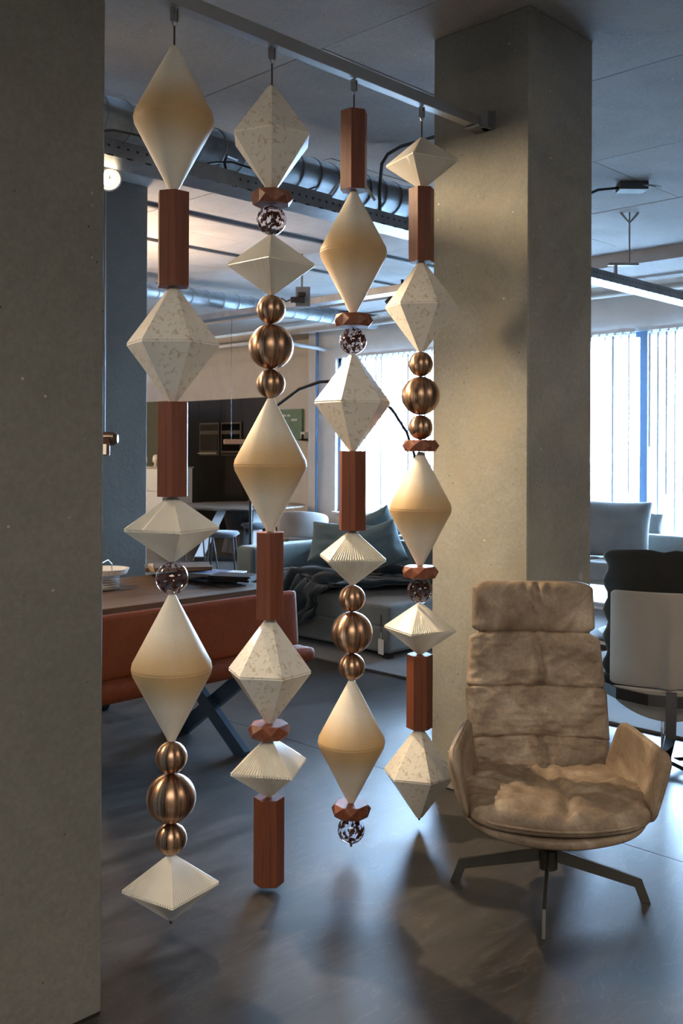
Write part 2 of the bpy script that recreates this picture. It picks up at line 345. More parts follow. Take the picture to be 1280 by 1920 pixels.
struct(link('wall_window', B((9.84, 10.06, -6, 3.4, 0, CZ), (9.84, 10.06, 3.4, 9.76, 0, .66), (9.84, 10.06, 3.4, 9.76, 2.87, CZ), (9.84, 10.06, 9.76, 10.32, 0, CZ), ), 'white_wall'))
struct(link('wall_corner', bar((9.98, 10.24, CZ/2), (11.58, 12.08, CZ/2), .10, CZ, None), 'white_wall'))
sill = struct(link('trim_3', B((9.76, 9.84, 3.4, 9.76, .655, .685)), 'white'))
def window(n, y0, y1, muls):
    w = struct(link('window_%d' % n, B((9.90, 9.96, y0, y1, .66, .72), (9.90, 9.96, y0, y1, 2.81, 2.87), (9.90, 9.96, y0, y0+.07, .66, 2.87), (9.90, 9.96, y1-.07, y1, .66, 2.87)), 'mullion'))
    es = [y0]+muls+[y1]
    for y in muls: link('mullion', B((9.89, 9.97, y-.045, y+.045, .72, 2.81)), 'mullion', w)
    for a_, b_ in zip(es, es[1:]): link('pane', B((9.925, 9.935, a_+.05, b_-.05, .72, 2.81)), 'pane', w)
window(1, 5.0, 9.76, [7.4]); window(2, 3.4, 5.0, [])
link('curtain_mullion', B((9.80, 9.86, 4.93, 5.07, .69, 2.86)), 'mullion', D.objects['window_1'])
# left, centre and far pillars: each one square concrete shaft
def pillar(n, u, v, mt):
    bm = bmesh.new(); box(bm, u, u+.525, v, v+.525, 0, CZ); o = link('pillar', bm, mt, bevel=.006, bseg=1); struct(o); return o
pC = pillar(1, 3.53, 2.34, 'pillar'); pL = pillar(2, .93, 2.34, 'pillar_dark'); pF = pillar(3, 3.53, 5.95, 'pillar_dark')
for k_, (du, z_) in enumerate(((.115, .92), (.43, .975))):
    bm = lathe([(.0, 0), (.019, 0), (.019, .003), (0, .003)], 20); o = link('hole_plug', bm, 'pipe', pC); o.location = (3.53+du, 2.34, z_); o.rotation_euler = (PI/2, 0, 0)
bm = lathe([(.016, 0), (.022, 0), (.022, .004), (.015, .006), (.012, -.008)], 20); o = link('tie_hole', bm, 'ceil', pL); o.location = tuple(C(-.93, 2.40, 1.55+371/1821*2.4)[i] if i != 1 else 2.338 for i in range(3)); o.rotation_euler = (PI/2, 0, 0)
# outside
struct(link('ground', B((10.1, 60, -40, 60, -.3, -.15)), 'paving'))
random.seed(3)
for y in (4.4, 7.0, 9.6):
    bm = bmesh.new()
    for k_ in range(60):
        c_ = Vector((15+random.uniform(-.5, .5), y+random.uniform(-1.1, 1.1), random.uniform(.2, 1.25)))
        bmesh.ops.create_icosphere(bm, subdivisions=1, radius=random.uniform(.14, .3), matrix=Matrix.Translation(c_))
    o = link('hedge_bush', bm, 'leaf'); tag(o, 'pale leafy bush outside behind the curtain, '+{4.4: 'right', 7.0: 'middle', 9.6: 'left'}[y]+' one of the three', 'bush', 'bushes outside the window')
# sheer curtains
def curtain(y0, y1, label):
    t = thing('sheer_curtain', label, 'curtain', (9.72, (y0+y1)/2, .70)); bm = bmesh.new(); per = .095; n = int((y1-y0)/per*10); prev = None; cy = (y0+y1)/2
    for i in range(n+1):
        y = y0+(y1-y0)*i/n; ph = 2*PI*(y-y0)/per; x = .024*math.sin(ph)+.004*math.sin(3*ph+y*7); dy = .018*math.sin(2*ph)
        cur = [bm.verts.new((x*(1 if z > 1 else .8)+.004*math.sin(y*9+z*2), y-cy+dy, z)) for z in (0, .7, 1.4, 2.14)]
        if prev:
            for a_ in range(3): bm.faces.new((prev[a_], cur[a_], cur[a_+1], prev[a_+1]))
        prev = cur
    link('voile', bm, 'sheer', t, smooth=True)
    link('curtain_rail', B((-.03, .03, y0-cy, y1-cy, 2.15, 2.19)), 'white', t)
    bm = bmesh.new(); k_ = 0; y = y0+per/2
    while y < y1: box(bm, -.034, .02, y-cy-.012, y-cy+.012, 2.125, 2.148); y += per
    o = link('gliders', bm, 'white', t); o['kind'] = 'stuff'
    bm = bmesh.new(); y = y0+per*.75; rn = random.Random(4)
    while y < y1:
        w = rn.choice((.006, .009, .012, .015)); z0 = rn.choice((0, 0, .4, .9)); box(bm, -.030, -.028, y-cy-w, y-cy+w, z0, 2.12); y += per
    o = link('fold_shade_strips', bm, 'fold', t); o['kind'] = 'stuff'  # added opaque strips stand in for the darker shading of the pleats
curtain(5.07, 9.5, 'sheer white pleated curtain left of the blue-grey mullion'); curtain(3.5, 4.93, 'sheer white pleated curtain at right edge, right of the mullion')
tag(link('cream_pipe', tube([(9.80, 10.1, .3), (9.80, 10.1, 3.3)], .022), 'mullion'), 'thin blue-grey vertical pipe on white wall beside the window', 'pipe')
# ---------------------------------------------------------------- ceiling services
def duct(v, z, rr, u0, u1, label):
    t = thing('spiral_duct', label, 'duct', (0, v, z)); link('duct_body', tube([(u0, 0, 0), (u1, 0, 0)], rr, 32), 'duct', t, smooth=True)
    u = u0+.2; first = None
    while u < u1:
        if first is None: first = link('duct_seam', tube([(-.006, 0, 0), (.006, 0, 0)], rr+.004, 32), 'duct', t, loc=(u, 0, 0)); first.rotation_euler = (0, .0, .12)
        else: o = first.copy(); COL.objects.link(o); o.location = (u, 0, 0)
        u += .15 if rr > .1 else .22
duct(4.36, 3.25, .112, .2, 6.2, 'thick galvanised spiral duct under the ceiling above the perforated tray')
duct(8.7, 3.25, .09, -1, 9.5, 'thinner spiral duct at back of the room, near the kitchen')
def tray(name, label, p0, length, along, w, h, z, parts=True):
    t = thing(name, label, 'cable tray', p0, 0 if along == 'u' else PI/2)
    link('tray_base', B((0, length, 0, w, 0, .004)), 'steel', t)
    for y0 in (0, w-.003):
        bm = B((0, length, y0, y0+.003, .004, h), (0, length, y0-.004 if y0 else 0, y0+.010 if not y0 else y0+.003, h, h+.004)); link('side_rail', bm, 'steel', t)
    bm = bmesh.new(); x = .03
    while x < length and x < 10: box(bm, x, x+.012, -.0012, .0, h*.55, h*.55+.010); x += .05
    o = link('perforations', bm, 'black', t); o['kind'] = 'stuff'
    bm = bmesh.new(); x = .03
    while x < length and x < 10: box(bm, x, x+.03, -.0012, .004, -.0008, .006); x += .10
    o = link('slots', bm, 'black', t); o['kind'] = 'stuff'
    return t
t1 = tray('cable_tray', 'long perforated galvanised cable tray running from left pillar past centre pillar', (.3, 3.73, 2.85), 9.0, 'u', .17, .07, 2.85)
for u in (.8, 8.9):
    bm = tube([(u-.3, .085, .03), (u-.3, .085, .60)], .006); box(bm, u-.33, u-.27, -.02, .19, -.014, -.002); box(bm, u-.36, u-.24, .06, .11, .585, .60); link('tray_hanger', bm, 'steel', t1)
for u in (2.55, 4.6): link('splice_plate', B((u-.2, u+.2, -.005, -.0015, .0, .075)), 'steel', t1)
tray('cable_tray', 'perforated tray crossing the ceiling behind the copper balls', (7.05, 5.0, 3.05), 7.0, 'v', .16, .06, 3.05)
tag(link('ceiling_pipe', tube([(9.3, -5, 3.24), (9.3, 16, 3.24)], .062, 20), 'pipe', smooth=True), 'thick beige pipe under the ceiling along the window wall', 'pipe')
tag(link('white_pipe', tube([(9.0, 16, 3.08), (9.0, 10.2, 3.08), (9.05, 10.0, 3.05), (9.5, 9.95, 3.02), (9.84, 9.95, 3.0)], .028, 12), 'pipe_white', smooth=True), 'thin white pipe under the beige pipe near the kitchen corner', 'pipe')
tag(link('ceiling_track', B((1, 9.2, 6.30, 6.34, CZ-.035, CZ-.005)), 'conduit'), 'slim dark track on the warm lit ceiling behind first strand', 'track')
tag(link('ceiling_track', B((1, 9.2, 7.35, 7.38, CZ-.03, CZ-.005)), 'conduit'), 'second slim dark track on the ceiling nearer the kitchen', 'track')
pts = [(4.55, 2.95, 3.435), (4.55, 3.95, 3.435), (4.55, 4.06, 3.41), (4.55, 4.11, 3.36), (4.54, 4.12, 3.2), (4.50, 4.08, 3.05), (4.45, 3.95, 2.94)]
tag(link('bent_conduit', tube(pts, .011, 10), 'conduit', smooth=True), 'thin grey conduit bending down from ceiling to the tray beside the duct', 'conduit')
pts = [(3.95+.02*k, 4.0-.02*k, 3.0+.14*math.sin(PI*k/10)) for k in range(11)]
tag(link('white_cable', tube(pts, .009, 8), 'pipe_white', smooth=True), 'short white cable looping onto the tray beside third strand', 'cable')
tag(link('black_cable', tube([(2.4+.12*k, 3.97+.02*math.sin(k*2.1), 3.02+.045*math.sin(k*1.1)) for k in range(13)], .006, 8), 'black', smooth=True), 'loose black cable lying along the tray below the duct', 'cable')
tag(link('black_cable', tube([(3.1, 3.85, 2.93), (3.12, 3.9, 3.02), (3.2, 3.98, 3.09), (3.35, 4.08, 3.12)], .007, 8), 'black', smooth=True), 'short black cable arching from tray up to the duct', 'cable')
tag(link('vent_grille', B((3.45, 3.95, 3.95, 3.97, 2.93, 3.02), *[(3.46+.03*k, 3.475+.03*k, 3.943, 3.95, 2.935, 2.96) for k in range(16)]), 'steel'), 'perforated grey metal plate behind the first tray near the third strand', 'plate')
o = C(0, 0); p_ = C(-.40, 9.4); jb = thing('junction_box', 'black junction box on a grey plate under the ceiling above the copper balls', 'box', (p_.x, p_.y, 2.98), YAW)
link('back_plate', B((-.05, .09, .03, .04, -.03, .16), (.0, .02, .03, .04, .16, CZ-2.98)), 'steel', jb); link('socket', B((-.10, .04, -.03, .03, 0, .055), (-.03, .05, -.03, .03, .06, .10)), 'black', jb, bevel=.01); link('cord', tube([(-.10, 0, .03), (-.14, 0, .01), (-.18, 0, .04), (-.22, 0, .0), (-.23, 0, -.03)], .008), 'black', jb, smooth=True)
p_ = C(2.02, 6.9); jb = thing('junction_box', 'dark junction box screwed to the ceiling right of the centre pillar', 'box', (p_.x, p_.y, CZ-.06), YAW)
link('box_body', B((-.06, .14, -.05, .08, 0, .055)), 'conduit', jb, bevel=.006); link('clip', tube([(.10, -.05, .03), (.18, -.09, .01), (.21, -.1, .0)], .008), 'chrome', jb); link('cord', tube([(-.06, 0, .02), (-.2, .02, .01), (-.35, .0, -.06), (-.5, -.02, -.12)], .010), 'black', jb, smooth=True)
p_ = C(2.29, 7.75); o = thing('ceiling_hanger', 'thin steel rod with a clamp hanging from the ceiling at right', 'hanger', (p_.x, p_.y, CZ), YAW)
link('rod', tube([(0, 0, 0), (0, 0, -.42)], .007), 'steel', o); link('clamp', tube([(-.07, 0, -.002), (-.06, 0, -.02), (0, 0, -.09), (.06, 0, -.02), (.07, 0, -.002)], .010), 'steel', o); link('bracket', B((-.17, .07, -.02, .02, -.43, -.41), (-.12, -.10, -.02, .02, -.50, -.43)), 'steel', o)
p_ = C(.62, 10.6); sp = thing('black_spotlight', 'black spotlight under the pipe left of the centre pillar', 'spotlight', (p_.x, p_.y, 3.12), YAW)
link('lamp_head', tube([(-.10, 0, .10), (.14, -.02, -.22)], .07, 16), 'black', sp, smooth=False); link('bracket', B((.02, .05, -.02, .02, -.02, .3), (.02, .16, -.02, .02, .16, .19)), 'black', sp)
p_ = C(2.9, 10.35); tag(link('smoke_detector', lathe([(.11, 0), (.11, .02), (.08, .05), (0, .05)], 24), 'white', loc=(9.1, p_.y, 3.29)), 'round white smoke detector under the ceiling near right window', 'detector')
# visible warm spotlight on the tray
LS = C(-1.092, 4.55, 1.55+507/1821*4.55)
sp = thing('track_spotlight', 'white round spotlight glowing warm beside the left pillar', 'spotlight', LS, 0)
tgt = Vector((2.95, 1.95, .9)); dirv = (C(.2, 2.4, 1.0)-LS).normalized(); q = dirv.to_track_quat('Z', 'Y').to_euler()
bm = lathe([(.0, -.10), (.045, -.10), (.052, -.03), (.060, 0), (.052, .0), (.048, -.012), (0, -.012)], 28); o = link('lamp_housing', bm, 'white', sp, smooth=False); o.rotation_euler = q
bm = lathe([(.0, -.011), (.034, -.011), (.034, -.006), (0, -.006)], 28); o = link('lamp_lens', bm, 'lampface', o); o['label'] = 'glowing lens'
link('driver_box', B((-.10, .10, -.03, .03, .10, .16)), 'white', sp); link('stem', tube([(0, 0, .0), (0, 0, .12)], .008), 'white', sp)
spot(LS+dirv*.06, (2.98, 1.98, .85), 290, 1.0, blend=.7)
spot((1.5, 3.98, 3.0), (2.6, 4.9, .75), 170, .75, rad=.05)  # added beam to warm and brighten the table, without a lamp of its own
spot((2.1, 3.95, 3.0), (3.52, 2.55, 1.5), 190, 1.3)
spot((.35, 4.6, 3.0), (2.35, 2.55, 1.35), 200, 1.1, rad=.32)

# pendant lamp over the table (behind left pillar)
p_ = C(-1.275, 5.3); pd = thing('pendant_lamp', 'dark brown pendant lamp hanging beside the left pillar', 'lamp', (p_.x, p_.y, 1.59), YAW)
link('cable', tube([(-.016, 0, .05), (-.016, 0, CZ-1.59)], .0025), 'steel', pd); link('lamp_body', tube([(-.12, 0, .02), (.0, 0, .02), (.035, 0, .02), (.055, 0, .02)], [.038, .038, .037, .022], 24), 'brownlamp', pd, smooth=False)
link('bracket', B((-.06, .02, -.045, -.035, -.07, .03)), 'brownlamp', pd); link('price_tag', B((-.06, .004, -.050, -.046, -.065, -.01)), 'paper', pd)

# ---------------------------------------------------------------- steel rail + strands
RV = 2.59; RZ = EYE+1.433
rail = thing('ceiling_rail', 'square brushed aluminium rail carrying the four bead strands', 'rail', (1.455, RV, RZ))
link('rail_tube', B((0, 2.055, -.0225, .0225, 0, .047)), 'rail', rail, bevel=.0015, bseg=1)
link('wall_bracket', B((2.03, 2.075, -.065, -.0245, -.012, .062), (1.99, 2.075, -.05, .03, -.012, -.003), (2.070, 2.075, -.075, .03, -.012, .07)), 'steel', rail)
link('wall_bracket', B((0, .045, -.05, -.0245, -.012, .062), (0, .08, -.05, .03, -.012, -.003)), 'steel', rail)

def loft_poly(corners_r, n, h, sub_=None, tip=.011, rim=.0035, groove=.984, amp=0.0, ribbed=()):
    """bipyramid with n corners; sides listed in ribbed get fan ribs"""
    cs = [Vector((math.cos(2*PI*i/n), math.sin(2*PI*i/n), 0)) for i in range(n)]; dirs = []; offs = []
    for i in range(n):
        a_, b_ = cs[i], cs[(i+1) % n]; kk = sub_ if sub_ else 1; nrm = (a_+b_).normalized()
        for k in range(kk):
            dirs.append(a_.lerp(b_, k/kk)); am = amp if i in ribbed else amp*.22
            offs.append(nrm*(am if k % 2 else (-am if k else 0)))
    def ring(rr, z, o_=0): return [Vector((d_.x*rr+of.x*o_, d_.y*rr+of.y*o_, z)) for d_, of in zip(dirs, offs)]
    R = corners_r; H = h/2; bm = bmesh.new()
    rings(bm, [ring(tip, -H), ring((R+tip)/2, -H/2-rim/2, .55), ring(R, -rim, 1), ring(R*groove, -rim*.25), ring(R*groove, rim*.25), ring(R, rim, 1), ring((R+tip)/2, H/2+rim/2, .55), ring(tip, H)])
    return bm
def mesh_of(o): me = o.data; D.objects.remove(o); return me
def proto(name, bm, mt, smooth=False):
    return mesh_of(link(name, bm, mt, smooth=smooth))
pr = []; R_, H_ = .13, .2375                                  # cone profile
pr = [(0, -H_), (.010, -H_), (.014, -H_+.004)]+[(.016+(R_-.016)*t, -H_+.010+(H_-.022)*t) for t in (0, .25, .5, .75, .97)]+[(R_*.992, -.0055), (R_, -.0025), (R_*.992, -.0008), (R_*.992, .0008), (R_, .0025), (R_*.992, .0055)]
pr += [(.016+(R_-.016)*t, H_-.010-(H_-.022)*t) for t in (.97, .75, .5, .25, 0)]+[(.014, H_-.004), (.010, H_), (0, H_)]
P = {}
P['cone'] = ('cone_bead', proto('cone_bead', lathe(pr, 72), 'cone', True), .475)
P['hex'] = ('faceted_bead', proto('faceted_bead', loft_poly(.151, 6, .372, tip=.014), 'fleck'), .372)
P['pyr'] = ('ribbed_bead', proto('ribbed_bead', loft_poly(.155, 4, .212, sub_=44, tip=.010, amp=.0042, ribbed=(0, 2)), 'cream'), .212)
hexv = [(math.cos(PI/3*i), math.sin(PI/3*i)) for i in range(6)]
bm = bmesh.new(); rings(bm, [[Vector((x*.0546, y*.0546, z)) for x, y in hexv] for z in (-.1525, .1525)]); P['prism'] = ('wooden_prism', proto('wooden_prism', bm, 'sapele'), .305)
def sphere(r_, n=48): return lathe([(r_*math.sin(PI*k/28), -r_*math.cos(PI*k/28)) for k in range(29)], n)
P['small'] = ('bronze_ball', proto('bronze_ball', sphere(.0515), 'bronze', True), .103)
P['big'] = ('bronze_ball', proto('bronze_ball', sphere(.080, 64), 'bronze', True), .160)
P['glass'] = ('glass_ball', proto('glass_ball', sphere(.053), 'glass', True), .106)
n = 7; bm = bmesh.new(); tp, bt, gd = [], [], []
for i in range(n):
    a_ = 2*PI*i/n; a2 = a_+PI/n
    tp.append(bm.verts.new((.066*math.cos(a_), .066*math.sin(a_), .024))); bt.append(bm.verts.new((.066*math.cos(a_), .066*math.sin(a_), -.024))); gd.append(bm.verts.new((.079*math.cos(a2), .079*math.sin(a2), 0)))
bm.faces.new(tp); bm.faces.new(bt[::-1])
for i in range(n):
    j = (i+1) % n; bm.faces.new((tp[i], gd[i], tp[j])); bm.faces.new((bt[j], gd[i], bt[i])); bm.faces.new((tp[j], gd[i], bt[j])); bm.faces.new((tp[j], bt[j], gd[j]))
P['disc'] = ('wooden_disc', proto('wooden_disc', bm, 'sapele_disc'), .049)
PLBL = {'small': 'small brushed bronze ball', 'big': 'large brushed bronze ball'}

def strand(us_, ytop, items, label, end_tip):
    x = Vector((us_, RV)); Yd = us_*SU+RV*CU; sc = F/Yd; ztop = EYE+(HOR-ytop)/sc
    t = thing('bead_strand', label, 'bead strand', (us_, RV, RZ), 0, 'hanging bead strands')
    view = math.atan2(-RV, -us_)                              # direction from strand towards the viewpoint
    z = ztop
    for it in items:
        k_, ang = it if isinstance(it, tuple) else (it, 0)
        nm, me, h = P[k_]; o = D.objects.new(nm, me); COL.objects.link(o); o.parent = t; o.location = (0, 0, z-h/2-RZ)
        o.rotation_euler = (0, 0, view+math.radians(ang))
        if k_ == 'hex': b_ = o.modifiers.new('bevel', 'BEVEL'); b_.width = .003; b_.segments = 2; b_.limit_method = 'ANGLE'; b_.angle_limit = .3
        if k_ in ('prism', 'disc'): b_ = o.modifiers.new('bevel', 'BEVEL'); b_.width = .0012; b_.segments = 2
        if k_ in PLBL: o['label'] = PLBL[k_]
        z -= h
        if z > -9: link('thread', tube([(0, 0, z+.003-RZ), (0, 0, z-.003-RZ)], .006, 8), 'bronze', t) if k_ in ('glass', 'prism', 'cone') else None
    link('cord', tube([(0, 0, -.012), (0, 0, ztop-RZ)], .0032, 8), 'brownlamp', t)
    link('clevis', lathe([(0, -.062), (.005, -.062), (.009, -.050), (.009, -.022), (.005, -.018), (.005, .002), (0, .002)], 12), 'chrome', t)
    bm = B((-.011, -.008, -.008, .008, -.045, -.002), (.008, .011, -.008, .008, -.045, -.002)); link('hook', bm, 'chrome', t)
    link('threaded_rod', tube([(0, 0, .047), (0, 0, .060)], .003, 8), 'steel', t)
    if end_tip: link('end_tip', tube([(0, 0, z-RZ), (0, 0, z-.012-RZ)], [.006, .004], 8), 'gunmetal', t)
# pieces from the top; the number turns the piece's front corner (degrees, to the right in view)
strand(1.864, 88, ['cone', ('prism', 4.5), ('hex', 20.6), ('prism', -3), ('pyr', -80.5), 'glass', 'cone', 'small', 'big', 'small', ('pyr', -88)], 'leftmost bead strand, longest, ending in a ribbed cream pyramid', True)
strand(2.285, 163, [('hex', 0), ('disc', 10), ('glass', 20), ('pyr', -3), 'small', 'big', 'small', 'cone', ('prism', 0), ('hex', 16.7), ('disc', 30), ('pyr', -60), ('prism', 30)], 'second bead strand from left, ending in a wooden hexagonal prism', False)
strand(2.706, 210, [('prism', -9.7), 'cone', ('disc', 15), ('glass', 50), ('hex', -16.6), ('prism', 11), ('pyr', -34.7), 'small', 'big', 'small', 'cone', ('disc', 25), ('glass', 90)], 'third bead strand from left, ending in a speckled glass ball', True)
strand(3.114, 258, [('pyr', -13), ('prism', -16), ('hex', 26), 'small', 'big', 'small', ('disc', 5), 'cone', ('disc', 20), ('glass', 140), ('pyr', -14), ('prism', 33), ('hex', 18)], 'rightmost bead strand in front of the pillar, ending in a flecked faceted bead', True)

# ---------------------------------------------------------------- tan swivel lounge chair
ch = thing('lounge_chair', 'tan nubuck swivel lounge chair with headrest in front of the concrete pillar', 'chair', C(.722, 3.40), YAW-math.radians(3))
def wr(s, t, amp, f, seed):                    # soft leather wrinkles
    return amp*noise.noise(Vector((s*f, t*f*.6, seed)))
def backfn(z0, z1, y0, y1, w0, w1, cv=.03, cx=0):
    def fn(s, t):
        a_ = (t+1)/2; w = w0+(w1-w0)*a_; z = z0+(z1-z0)*a_; y = y0+(y1-y0)*a_-cv*s*s
        N = Vector((0.35*-s*cv*6, -(z1-z0), (y1-y0))).normalized(); return Vector((cx+w/2*s, y, z)), N
    return fn
def pull(c_, w, d_):                           # vertical tuck in the middle
    return lambda s, t: -d_*math.exp(-((s-c_-.03*math.sin(3*t))/w)**2)
def foldset(seed, tuck=.012, amp=.006, tw=.10, edge=0):
    def f(s, t):
        c_ = .05+.05*math.sin(2.2*t+seed); d_ = wr(s, t, amp, 2.6, seed)+wr(s, t, amp*.7, 6.5, seed+3)+amp*.5*abs(noise.noise(Vector((s*5+t*3, t*5-s*2, seed))))
        d_ -= tuck*math.exp(-((s-c_)/tw)**2)*(.45+.55*abs(t)); d_ += tuck*.45*(math.exp(-((s-c_-.12)/.08)**2)+math.exp(-((s-c_+.12)/.08)**2))
        for sx_ in (-1, 1):                                   # diagonal pulls into the lower corners
            q = (s*sx_-.55)-(t+.9)*.45; d_ -= edge*math.exp(-(q/.05)**2)*max(0, 1-abs(s*sx_-.8)*3)
        return d_
    return f
link('headrest', pad(backfn(.850, 1.046, .350, .385, .47, .462, .02), .050, .028, 56, .30, 3.0, lambda s, t: wr(s, t, .010, 2.4, 1)+.010*math.sin(30*s+3*t+2*math.sin(4*t))*math.exp(-((s-.05)/.30)**2)*(.6+.4*t)-.012*math.exp(-((s-.08*t)/.05)**2)), 'nubuck', ch, True)
link('back_cushion', pad(backfn(.652, .856, .290, .350, .520, .490, .035), .046, .03, 52, .24, 3.4, foldset(2, .020, .012, .055, .010)), 'nubuck', ch, True)
link('back_cushion', pad(backfn(.482, .662, .225, .290, .520, .522, .035), .046, .03, 52, .10, 3.8, foldset(5, .003, .014, .05, .008)), 'nubuck', ch, True)
link('back_cushion', pad(backfn(.352, .492, .175, .225, .485, .515, .035), .046, .03, 52, .12, 3.4, foldset(8, .030, .010, .035, .006)), 'nubuck', ch, True)
def seatfn(y0, y1, z0, z1, w0, w1, bow=.05, dip=.012, sag=.02):
    def fn(s, t):
        a_ = (t+1)/2; w = w0+(w1-w0)*a_; return Vector((w/2*s, y0+(y1-y0)*a_+bow*s*s*(1-a_), z0+(z1-z0)*a_-dip*(1-s*s)+sag*s*s*a_)), Vector((0, 0, 1))
    return fn
link('seat_cushion', pad(seatfn(-.12, .20, .392, .368, .585, .46, .0, .015), .046, .03, 48, .14, 3.0, foldset(11, .022, .012, .045)), 'nubuck', ch, True)
front_seat = link('seat_cushion', pad(seatfn(-.365, -.08, .372, .398, .575, .60, .07, .012), .052, .040, 52, .24, 2.8, foldset(14, .022, .016, .045)), 'nubuck', ch, True)
# piping of the front cushion
def fr_edge(k, zz=.372, yy=-.365, w=.575, bow=.07): s = -0.93+1.86*k/24; return Vector((w/2*s*1.0, yy+.0+bow*s*s-.002+.03*max(0, abs(s)-.75)/.25, zz-.012*(1-s*s)))
link('piping', tube([fr_edge(k) for k in range(25)], .0055, 8), 'nubuck', front_seat, smooth=True)
# shell: padded bucket below and behind the cushions
def shellfn(s, t):
    a_ = (t+1)/2; w = .60-.05*a_; return Vector((w/2*s, -.345+.60*a_+.085*s*s*(1-a_), .308+.020*a_+.035*s*s)), Vector((0, 0, 1))
link('seat_shell', pad(shellfn, .03, .040, 34, .30, 3.0), 'nubuck', ch, True)
link('back_shell', pad(backfn(.33, .86, .235, .395, .46, .46, .04), .02, .022, 24, .2, 4), 'nubuck', ch, True)
for s_ in (-1, 1):
    A, B_, C_, D_ = (.235*s_, .17, .385), (.292*s_, -.275, .345), (.352*s_, -.285, .575), (.268*s_, .045, .605)
    def armfn(s, t, A=Vector(A), B_=Vector(B_), C_=Vector(C_), D_=Vector(D_), s_=s_):
        a_, b_ = (s+1)/2, (t+1)/2; P_ = A*(1-a_)*(1-b_)+B_*a_*(1-b_)+C_*a_*b_+D_*(1-a_)*b_
        N = (B_-A).cross(D_-A).normalized(); N = N if N.x*s_ < 0 else -N
        return P_-N*.028*(1-s*s)*(1-t*t), N
    arm_ = link('armrest', pad(armfn, .022, .022, 26, .34, 3.2, lambda s, t: wr(s, t, .003, 3, 20+s_)), 'nubuck', ch, True)
    ed = []
    for k in range(40):
        a_ = -PI*.95+2*PI*.95*k/39; x, y = math.cos(a_), math.sin(a_); L = max(abs(x), abs(y)); x /= L; y /= L; qx, qy = abs(x)-.66, abs(y)-.66
        if qx > 0 and qy > 0: k2 = .34/math.hypot(qx, qy); x = math.copysign(.66+qx*k2, x); y = math.copysign(.66+qy*k2, y)
        ed.append(armfn(x*1.0, y*1.0)[0])
    link('piping', tube(ed, .0045, 6), 'nubuck', arm_, smooth=True)
bz = math.radians(-11.3)
base = link('swivel_column', lathe([(0, .085), (.033, .085), (.033, .150), (.024, .156), (.024, .30), (0, .30)], 24), 'gunmetal', ch); base.location = (.01, .02, 0)
for k in range(4):
    bm = bmesh.new(); poly = [(.015, .158), (.315, .082), (.345, 0), (.312, 0), (.292, .052), (.015, .112)]
    rings(bm, [[Vector((x, y, z)) for x, z in poly] for y in (-.0065, .0065)]); o = link('base_leg', bm, 'gunmetal', ch, bevel=.001, bseg=1); o.location = (.01, .02, 0); o.rotation_euler = (0, 0, bz+PI/2*k)

# ---------------------------------------------------------------- charcoal lounge chair seen from behind
c2 = thing('lounge_chair', 'charcoal cushioned lounge chair with greige shell back, seen from behind at right', 'chair', C(1.605, 4.80), YAW-math.radians(14))
def shell2(s, t):
    a_ = (t+1)/2; z = .43+.47*a_; w = .54-.0*a_; y = -.22-.12*a_+.06*s*s; ridge = .035*math.exp(-(s/.10)**2)*(1-a_)**.7
    return Vector((w/2*s, y-ridge, z)), Vector((0, -1, .25)).normalized()
link('back_shell', pad(shell2, .010, .010, 40, .10, 6), 'greige', c2, True)
def shell2b(s, t):
    a_ = (t+1)/2; return Vector((.268*s*(1-.10*(1-a_)), -.225+.05*(1-a_)+.06*s*s, .265+.16*a_+.075*s*s*(1-a_))), Vector((0, -1, -.3)).normalized()
link('seat_shell', pad(shell2b, .012, .012, 24, .25, 5), 'greige', c2, True)
link('back_cushion', pad(lambda s, t: (Vector(((.292+.012*math.sin(t*15)*abs(s))*s, -.10-.12*(t+1)/2+.03*s*s, .42+(.66+.006*math.sin(s*9+1.5*math.sin(s*5))*max(0, t)**4)*(t+1)/2)), Vector((0, -1, .2)).normalized()), .045, .10, 34, .12, 3.4, lambda s, t: .012*math.sin(t*16+s)*abs(s)**3+.02*noise.noise(Vector((s*3, t*3, 4)))), 'charcoal', c2, True)
link('seat_cushion', pad(lambda s, t: (Vector((.31*s, -.12+.6*(t+1)/2, .43)), Vector((0, 0, 1))), .06, .05, 24, .2, 3), 'charcoal', c2, True)
pts = [(-.34, .25, .50), (-.345, .0, .455), (-.325, -.16, .425), (-.24, -.255, .405), (-.1, -.315, .395), (0, -.325, .393), (.1, -.315, .395), (.24, -.255, .405), (.325, -.16, .425), (.345, 0, .455), (.34, .25, .50)]
bm = bmesh.new(); rs = []
for i, p in enumerate(pts):
    p = Vector(p); t_ = (Vector(pts[min(i+1, 10)])-Vector(pts[max(i-1, 0)])).normalized(); s_ = Vector((t_.y, -t_.x, 0)).normalized(); rs.append([p+s_*a_*.006+Vector((0, 0, b_*.026)) for a_, b_ in ((-1, -1), (1, -1), (1, 1), (-1, 1))])
rings(bm, rs); link('arm_band', bm, 'darkchrome', c2)
link('back_post', bar((0, -.335, .44), (0, -.30, .22), .048, .012, None, (1, 0, 0)), 'darkchrome', c2); link('swivel_column', tube([(0, -.05, .03), (0, -.05, .32)], .025, 20), 'chrome', c2, smooth=True)
link('back_post', bar((0, -.30, .23), (0, -.05, .06), .048, .012, None, (1, 0, 0)), 'chrome', c2)
for k in range(4):
    a_ = PI/4+PI/2*k; link('base_leg', bar((0, -.05, .05), (.33*math.cos(a_), -.05+.33*math.sin(a_), .012), .04, .02), 'darkchrome', c2)

